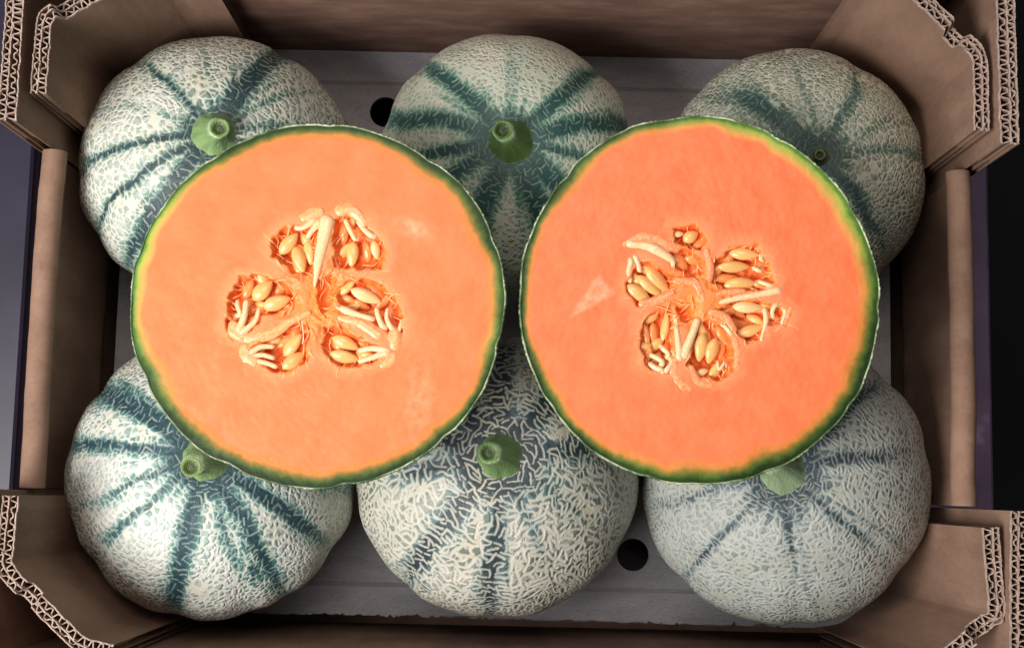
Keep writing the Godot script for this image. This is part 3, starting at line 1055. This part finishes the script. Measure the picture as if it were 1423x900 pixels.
func flesh_material(h: Dictionary, field: PackedFloat32Array, rimn: FastNoiseLite, reach: float) -> StandardMaterial3D:
	var size := 800
	var bytes := PackedByteArray()
	bytes.resize(size * size * 3)
	var hgt := PackedByteArray()
	hgt.resize(size * size)
	var fine := noise(h.sd + 70, 0.16, 3).get_image(size, size).get_data()
	var wide := noise(h.sd + 71, 0.012, 3).get_image(size, size).get_data()
	var mid := noise(h.sd + 72, 0.04, 3).get_image(size, size).get_data()
	var fib := noise(h.sd + 73, 1.0, 3)
	var rims := PackedFloat32Array()
	var bands := PackedFloat32Array()
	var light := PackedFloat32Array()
	for a in 720:
		var ph := TAU * a / 720.0
		rims.append(h.r * rim_at(h, ph, rimn))
		var dg := a / 2.0        # degrees clockwise from the right as seen from above
		var b := 2.7 + 1.5 * fib.get_noise_2d(cos(ph) * 2.0, sin(ph) * 2.0)
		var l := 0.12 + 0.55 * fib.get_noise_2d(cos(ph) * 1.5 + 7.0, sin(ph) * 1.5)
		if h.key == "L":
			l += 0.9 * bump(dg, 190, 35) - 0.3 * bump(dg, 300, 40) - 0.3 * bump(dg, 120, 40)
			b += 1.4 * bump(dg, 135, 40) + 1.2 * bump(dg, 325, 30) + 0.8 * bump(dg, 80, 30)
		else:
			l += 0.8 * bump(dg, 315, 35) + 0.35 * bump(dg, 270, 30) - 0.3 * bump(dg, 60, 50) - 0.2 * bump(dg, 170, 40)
			b += 1.8 * bump(dg, 50, 45) + 0.9 * bump(dg, 330, 35) + 0.5 * bump(dg, 100, 30)
		bands.append(maxf(b, 1.6))
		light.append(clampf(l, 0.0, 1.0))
	var flesh := Vector3(h.flesh[0], h.flesh[1], h.flesh[2])
	var red := Vector3(h.flesh[0], h.flesh[1] - 22, h.flesh[2] - 24)
	var pale := Vector3(255, 176, 124)
	for j in size:
		var z := ((j + 0.5) / size * 2.0 - 1.0) * reach
		for i in size:
			var x := ((i + 0.5) / size * 2.0 - 1.0) * reach
			var rr := sqrt(x * x + z * z)
			if rr > reach:
				continue
			var k := j * size + i
			var f := fine[k] / 255.0 - 0.5
			var w := wide[k] / 255.0 - 0.5
			var m := mid[k] / 255.0 - 0.5
			var c := flesh.lerp(red, clampf(0.5 + w * 0.6 + m * 0.35 + f * 1.0, 0.0, 1.0))
			c += Vector3(0, 10, 9) * (f + m) + Vector3(0, 14, 14) * maxf(f - 0.10, 0.0) * 2.6
			var gh := f * 0.5 + m * 0.5
			if rr < 0.043:
				var ph := atan2(z, x)
				var d := look_up(field, x, z)
				var near := clampf((d + 6.0) / 6.0, 0.0, 1.0)
				var s := fib.get_noise_3d(cos(ph) * (2.5 + rr * 330.0), sin(ph) * (2.5 + rr * 330.0), rr * 70.0)
				var s2 := fib.get_noise_2d(x * 380.0, z * 380.0)
				var zone := smoothstep(-4.2, -1.8, d + s2 * 0.8) * maxf(1.0 - smoothstep(0.012, 0.022, rr), smoothstep(-1.2, -0.2, d) * 0.7)
				c = c.lerp(pale, clampf(near * 0.5 * (1.0 - zone), 0.0, 0.75))
				c = c.lerp(Vector3(253, 126, 62).lerp(Vector3(255, 184, 122), clampf(0.30 + 0.5 * s + 0.15 * s2, 0.0, 1.0)), zone * 0.9)
				gh = gh * (1.0 - 0.6 * near) + near * s * 0.12
				if d > -0.5:
					var e := clampf((d + 0.3) / 0.9, 0.0, 1.0)
					var deep := Vector3(246, 124, 58) + Vector3(12, 36, 28) * (s + s2 * 0.6)
					c = c.lerp(deep, e * 0.92)
				if rr < 0.012:
					c = c.lerp(Vector3(255, 160, 70), (1.0 - rr / 0.012) * 0.7)
			if rr > 0.05:
				var a := int(fposmod(atan2(z, x), TAU) / TAU * 720.0) % 720
				var inn := (rims[a] - rr) * 1000.0 / bands[a]         # 0 at the skin, 1 where the green ends
				inn += f * 0.10 + m * 0.28
				if inn < 2.4:
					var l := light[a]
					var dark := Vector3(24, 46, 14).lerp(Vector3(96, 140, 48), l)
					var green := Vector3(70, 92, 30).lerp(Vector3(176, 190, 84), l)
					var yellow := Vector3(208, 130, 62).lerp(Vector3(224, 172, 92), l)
					if inn < 0.35:
						c = dark
					elif inn < 0.8:
						c = dark.lerp(green, (inn - 0.35) / 0.45)
					elif inn < 1.5:
						c = green.lerp(yellow, (inn - 0.8) / 0.7)
					else:
						c = yellow.lerp(c, smoothstep(1.5, 2.4, inn))
			# wet glare painted into the flesh colour as pale patches, plus a faint streak
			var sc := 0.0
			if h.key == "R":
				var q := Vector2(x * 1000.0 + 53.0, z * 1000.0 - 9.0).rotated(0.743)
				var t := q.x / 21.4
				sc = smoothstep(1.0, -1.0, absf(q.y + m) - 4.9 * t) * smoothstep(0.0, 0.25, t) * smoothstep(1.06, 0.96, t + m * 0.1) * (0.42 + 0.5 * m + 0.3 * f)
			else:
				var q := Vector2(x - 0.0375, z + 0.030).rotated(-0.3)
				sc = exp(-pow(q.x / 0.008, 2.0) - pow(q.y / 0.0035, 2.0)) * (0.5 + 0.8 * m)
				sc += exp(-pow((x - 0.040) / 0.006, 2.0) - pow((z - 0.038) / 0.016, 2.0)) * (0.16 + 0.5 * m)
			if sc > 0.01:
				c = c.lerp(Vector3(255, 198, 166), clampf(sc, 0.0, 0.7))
			bytes[k * 3] = int(clampf(c.x, 0, 255))
			bytes[k * 3 + 1] = int(clampf(c.y, 0, 255))
			bytes[k * 3 + 2] = int(clampf(c.z, 0, 255))
			hgt[k] = int(clampf(128 + gh * 90, 0, 255))
	var m2 := std(Color.WHITE, 0.42)
	m2.albedo_texture = ImageTexture.create_from_image(Image.create_from_data(size, size, false, Image.FORMAT_RGB8, bytes))
	m2.heightmap_enabled = true
	m2.heightmap_texture = ImageTexture.create_from_image(Image.create_from_data(size, size, false, Image.FORMAT_L8, hgt))
	m2.heightmap_scale = 0.018
	m2.metallic_specular = 0.36
	m2.subsurf_scatter_enabled = true
	m2.subsurf_scatter_strength = 0.12
	return m2


func bump(a: float, centre: float, width: float) -> float:
	var d := (fposmod(a - centre + 180.0, 360.0) - 180.0) / width
	return exp(-d * d)


func build_halves() -> void:
	rng.seed = 5
	# one seed, a metre long, for all: pointed at one end, flattened
	var pos := PackedVector3Array()
	for i in 17:
		var t := i / 16.0
		var r := 0.5 * pow(sin(PI * clampf(t, 0.004, 0.996)), 0.58) * (1.06 - 0.26 * t)
		for j in 17:
			var a := TAU * j / 16.0
			pos.append(Vector3(t - 0.5, sin(a) * r, cos(a) * r))
	mat.seed_mesh = net_mesh(17, 17, pos, PackedVector2Array(), PackedColorArray(), true)
	build_half(HALVES[0], POCKETS_L, SEEDS_L, STRANDS_L, FOLDS_L)
	build_half(HALVES[1], POCKETS_R, SEEDS_R, STRANDS_R, FOLDS_R)


const POCKETS_L := [
	[-18.6, -24.7, -15.5, -28.3, -10.2, -30.9, -5.3, -30.0, -0.4, -30.0, -1.0, -22.9, -1.7, -14.9, -5.3, -11.4, -10.6, -12.7, -16.0, -17.6, -18.8, -19.4],
	[6.3, -32.7, 10.7, -35.4, 16.0, -33.6, 21.4, -28.3, 25.8, -22.9, 26.3, -17.6, 24.5, -14.0, 16.0, -13.6, 7.1, -14.5, 5.8, -22.9],
	[-34.6, -3.4, -31.1, -9.6, -25.7, -10.9, -19.5, -10.5, -14.2, -8.7, -10.2, -4.3, -9.7, 0.2, -16.0, 3.8, -23.1, 4.6, -23.1, 7.3, -29.3, 12.6, -32.9, 14.4, -36.0, 10.0, -35.5, 2.9],
	[-19.1, 14.4, -14.2, 10.4, -7.1, 8.2, -3.5, 9.1, -4.0, 15.3, -4.4, 22.4, -8.0, 26.0, -16.0, 27.8, -19.5, 25.1, -24.9, 22.4, -27.5, 18.9, -23.1, 16.2],
	[7.6, -6.0, 12.5, -8.7, 20.5, -8.7, 26.7, -6.0, 31.1, -0.7, 33.4, 6.4, 32.9, 12.6, 29.4, 13.5, 26.7, 10.0, 21.4, 6.4, 12.5, 4.6, 8.0, -0.7],
	[3.1, 10.0, 7.1, 9.1, 12.5, 11.8, 21.4, 16.2, 24.9, 18.0, 24.0, 22.4, 16.9, 25.1, 9.8, 25.1, 4.5, 21.5, 2.7, 17.1],
	[-0.4, -8.7, 5.8, -10.9, 7.6, -6.0, 5.4, 1.1, 1.4, 3.8, -0.7, -2.5],
]
const SEEDS_L := [  # x, z, length, width (mm), angle, tone, depth (mm)
	[-12.4, -24.0, 10.2, 5.3, -50, 1, 2],
	[-8.1, -17.8, 11.1, 5.2, 72, 1, 2.5],
	[-4.4, -20.7, 9.8, 4.1, 80, 1, 3.5],
	[9.1, -27.8, 8.9, 4.4, 95, 2, 5],
	[13.2, -19.8, 10.2, 4.8, 95, 1, 3],
	[18.5, -21.1, 8.9, 4.6, 85, 2, 6],
	[22.4, -21.6, 7.1, 3.7, 80, 0, 2.5],
	[24.7, -18.5, 8.0, 3.2, 98, 2, 5],
	[-22.5, -5.1, 10.0, 6.4, -45, 1, 2.2],
	[-16.9, -0.2, 11.1, 5.9, -20, 1, 2.5],
	[-28.4, -6.0, 8.4, 4.1, -70, 2, 4],
	[-15.5, -6.5, 7.6, 4.3, -60, 2, 5.5],
	[-13.3, 14.6, 8.4, 4.4, -40, 2, 4.5],
	[-10.2, 16.6, 10.5, 5.3, -50, 1, 3],
	[-9.7, 22.9, 10.0, 5.3, -38, 1, 2.4],
	[-5.3, 18.9, 7.1, 4.0, -70, 2, 6],
	[18.9, -2.9, 12.3, 5.0, 22, 0, 1.8],
	[22.7, -4.1, 10.0, 4.6, 42, 2, 4.5],
	[10.7, 15.8, 10.7, 5.3, 24, 1, 3.5],
	[10.3, 21.4, 11.4, 5.3, 12, 1, 2.5],
	[17.8, 16.2, 8.0, 4.4, 20, 2, 6.5],
	[-26.6, 2.0, 7.1, 4.1, -30, 2, 6.5],
	[29.4, 4.6, 7.6, 3.9, 70, 2, 6],
]
const STRANDS_L := [  # points x, z, then widths (mm)
	[[-10.2, -30.5, -6.6, -30.2, -2.6, -32.9], [2.5, 2.3, 3.0]],
	[[-4.9, -26.0, -3.1, -28.7, -0.4, -31.8], [2.5, 2.5, 3.2]],
	[[3.6, -35.8, 2.3, -27.4, 0.2, -17.6, -1.6, -6.0], [8.0, 6.4, 4.6, 0.9]],
	[[10.0, -34.0, 12.3, -29.3, 14.6, -25.4], [2.1, 2.5, 2.1]],
	[[15.1, -33.6, 17.6, -29.9, 21.4, -26.8], [2.5, 2.3, 2.8]],
	[[-32.1, -1.6, -32.0, 1.1, -30.9, 4.6], [1.8, 2.3, 2.1]],
	[[-28.6, -1.6, -29.3, 5.5, -31.5, 11.0], [2.7, 3.0, 3.6]],
	[[-23.5, 1.5, -24.9, 7.3, -30.0, 11.8], [1.8, 2.5, 3.0]],
	[[-16.9, 17.5, -22.6, 17.6, -27.5, 21.1], [2.0, 2.5, 3.0]],
	[[-16.7, 22.2, -22.2, 20.8, -28.0, 22.6], [2.1, 2.3, 2.7]],
	[[-15.6, 25.7, -20.9, 23.8, -27.5, 22.9], [2.3, 2.3, 2.7]],
	[[23.1, 1.5, 23.9, 5.1, 25.8, 9.3], [2.0, 2.5, 2.7]],
	[[27.8, 1.8, 27.4, 6.0, 29.4, 10.0], [1.8, 2.1, 2.5]],
	[[33.6, 6.4, 32.2, 11.3, 30.1, 16.2], [1.6, 2.1, 2.7]],
	[[16.0, 19.3, 21.4, 18.2, 27.1, 19.0], [2.5, 2.7, 3.2]],
	[[16.0, 23.5, 21.4, 22.0, 27.1, 20.2], [2.1, 2.5, 3.0]],
	[[5.8, 0.4, 12.5, 3.6, 20.5, 6.1], [1.2, 3.9, 2.3]],
	[[-7.1, 4.6, -6.0, 9.5, -5.5, 14.4], [0.6, 0.7, 0.6]],
	[[-8.3, 8.2, -7.1, 6.0, -4.4, 4.6], [0.7, 0.6, 0.6]],
]
const POCKETS_R := [
	[-9.8, -27.9, -1.5, -28.8, 3.1, -24.2, 2.2, -20.5, -3.3, -19.6, -8.8, -22.8],
	[-11.6, -18.2, -5.2, -19.1, 1.8, -15.4, 1.8, -10.4, -3.3, -8.5, -8.8, -12.2],
	[-29.1, -5.8, -22.6, -15.0, -16.2, -12.2, -9.8, -7.6, -11.6, -3.0, -20.8, 1.6, -23.6, 2.5, -28.2, -1.2],
	[6.8, -14.1, 13.3, -20.5, 23.4, -21.4, 26.2, -15.9, 29.8, -6.7, 23.4, -3.9, 11.4, -3.0, 5.9, -6.7],
	[7.7, 4.4, 15.1, 0.7, 24.3, 1.6, 31.7, 3.4, 35.4, 6.2, 33.5, 9.9, 26.2, 9.9, 23.4, 15.4, 18.8, 17.2, 13.3, 12.6],
	[-22.6, 9.9, -17.1, 5.3, -11.6, 4.4, -10.7, 13.6, -11.6, 20.9, -10.7, 28.3, -15.3, 29.2, -21.7, 26.5, -23.6, 19.1],
	[-0.5, 11.7, 4.1, 8.0, 9.6, 11.7, 12.8, 19.1, 12.8, 28.3, 6.8, 32.9, -1.5, 30.1, -4.7, 26.5, -3.3, 19.1],
	[-8.8, 3.4, -3.3, 2.5, -2.4, 8.0, -7.0, 9.0],
]
const SEEDS_R := [  # x, z, length, width (mm), angle, tone, depth (mm)
	[-3.0, -25.1, 6.4, 4.8, -30, 1, 1.8],
	[-8.1, -26.2, 4.6, 2.8, -10, 0, 2],
	[-1.9, -15.9, 6.9, 3.7, 22, 2, 4],
	[-7.5, -15.0, 8.7, 5.7, 45, 2, 4],
	[-16.7, -8.1, 13.1, 5.7, 44, 1, 2.5],
	[-19.7, -5.3, 12.2, 5.1, 38, 1, 2.2],
	[-24.0, -2.1, 11.2, 5.5, 35, 1, 2],
	[-0.5, -11.3, 6.4, 3.9, -40, 2, 6],
	[18.3, -18.2, 11.2, 4.8, 6, 1, 2],
	[14.2, -13.0, 12.2, 4.6, 0, 1, 2],
	[16.5, -6.0, 12.2, 5.7, -5, 1, 2.6],
	[11.4, -8.7, 9.7, 4.2, -6, 2, 4.5],
	[19.2, 3.3, 11.2, 4.8, 2, 0, 1.6],
	[11.4, 4.5, 10.3, 4.8, -12, 2, 4.5],
	[20.2, 12.6, 11.2, 4.8, -20, 1, 3.2],
	[16.0, 9.9, 9.7, 4.2, 0, 2, 6],
	[-13.7, 11.3, 10.6, 3.3, -80, 1, 2.2],
	[-18.0, 13.7, 8.7, 4.1, 85, 2, 4.5],
	[-21.3, 14.5, 11.0, 3.3, 80, 2, 3.5],
	[0.6, 19.3, 10.9, 5.3, 98, 1, 2.4],
	[5.0, 20.7, 10.1, 5.3, 106, 1, 2.6],
	[8.5, 19.1, 9.2, 4.4, 90, 2, 5],
	[6.4, 28.5, 8.7, 4.4, -60, 1, 3.4],
	[10.5, 26.5, 7.4, 4.1, 80, 2, 4.5],
	[0.8, 29.2, 5.1, 2.9, -20, 0, 2.5],
	[-10.2, 19.1, 8.3, 3.7, 85, 2, 6],
]
const STRANDS_R := [  # points x, z, then widths (mm)
	[[21.1, -12.7, 22.7, -11.9, 24.1, -11.1], [1.8, 2.2, 2.0]],
	[[23.4, -7.2, 25.7, -6.2, 28.5, -5.2], [1.8, 2.0, 2.2]],
	[[24.3, -18.2, 25.0, -16.8, 24.9, -15.3], [1.8, 2.4, 2.0]],
	[[29.6, 8.0, 28.9, 5.3, 30.3, 2.5], [2.0, 2.0, 2.4]],
	[[-16.4, 18.2, -14.8, 20.0, -12.7, 22.3], [1.8, 2.4, 2.2]],
	[[-20.3, 22.3, -17.6, 23.5, -15.1, 25.5], [2.2, 2.4, 2.4]],
	[[-20.6, 25.5, -18.0, 27.6, -15.3, 28.8], [2.2, 2.6, 2.8]],
	[[-12.8, 22.8, -11.4, 25.5, -13.4, 28.3], [2.0, 2.0, 2.4]],
	[[7.9, 9.9, 10.0, 11.3, 11.9, 13.6], [1.3, 1.8, 2.2]],
	[[-0.4, 7.6, -2.9, 13.6, -6.3, 21.8], [3.3, 3.7, 4.2]],
	[[-9.8, 5.7, -9.2, 13.6, -8.4, 22.8], [2.0, 2.4, 3.3]],
	[[5.0, 2.5, 14.2, -0.1, 23.4, -1.6, 30.8, -3.2], [1.8, 2.9, 3.1, 3.3]],
	[[25.8, 3.4, 26.3, 9.0, 24.3, 16.3], [2.4, 2.6, 1.5]],
	[[33.1, 2.5, 34.0, 5.7, 32.6, 9.9], [2.8, 2.2, 1.7]],
	[[-27.3, -6.2, -28.2, -10.4, -27.3, -15.0], [2.4, 2.8, 2.8]],
	[[-23.4, -10.4, -24.3, -13.6, -25.4, -16.4], [2.2, 2.6, 2.4]],
	[[-12.5, -11.3, -10.7, -15.0, -19.0, -20.5, -27.3, -21.9], [1.3, 4.2, 5.5, 3.7]],
	[[6.8, 24.6, 7.3, 28.3, 9.6, 25.5], [1.3, 1.5, 1.1]],
]
const FOLDS_L := [  # points x, z, then widths (mm)
	[[-30.2, 14.4, -18.6, 12.6, -10.6, 7.5, -2.6, 3.6], [4.4, 4.6, 3.6, 2.0]],
	[[7.6, 5.7, 16.9, 8.6, 25.8, 14.4], [2.1, 4.1, 4.6]],
	[[-8.0, -33.4, -3.1, -35.5, 2.7, -36.4], [3.6, 5.5, 5.9]],
	[[5.8, -36.4, 11.6, -37.7, 16.0, -34.7, 18.9, -30.5], [5.0, 5.5, 4.4, 2.3]],
	[[-33.9, 6.9, -32.7, 11.8, -28.4, 15.3], [3.0, 5.9, 3.6]],
	[[-29.7, 16.2, -27.5, 21.1, -23.5, 25.3], [3.9, 6.9, 3.6]],
	[[30.3, 10.0, 30.7, 15.3, 29.4, 19.3], [4.4, 6.2, 5.0]],
	[[29.4, 19.3, 29.4, 22.9, 24.5, 25.5], [5.0, 4.4, 2.3]],
]
const FOLDS_R := [  # points x, z, then widths (mm)
	[[-31.4, -20.5, -23.6, -24.2, -16.2, -23.3, -9.8, -20.5], [3.7, 5.9, 6.4, 4.6]],
	[[-24.5, 2.5, -17.1, 1.1, -9.8, -2.6], [3.7, 4.6, 3.3]],
	[[36.3, 2.5, 34.6, 8.0, 29.8, 13.6], [2.4, 3.1, 1.8]],
	[[-10.2, 22.8, -9.8, 31.1, -3.3, 38.0], [3.7, 5.9, 4.6]],
	[[13.3, 14.9, 14.9, 20.9, 14.2, 28.3], [2.8, 3.7, 2.6]],
	[[-10.7, -7.2, -1.5, -5.8, 1.8, 2.5], [2.8, 4.1, 3.3]],
	[[2.4, -20.5, 4.2, -14.1, 3.9, -6.7], [2.8, 3.7, 3.1]],
	[[-4.7, 26.5, -0.5, 33.8, 5.9, 34.7], [2.8, 4.1, 2.4]],
	[[3.1, 5.3, 9.6, 7.1, 14.2, 13.6], [3.1, 3.7, 2.4]],
	[[5.9, -1.2, 11.4, -2.6, 18.8, -3.0], [2.2, 2.9, 1.8]],
]
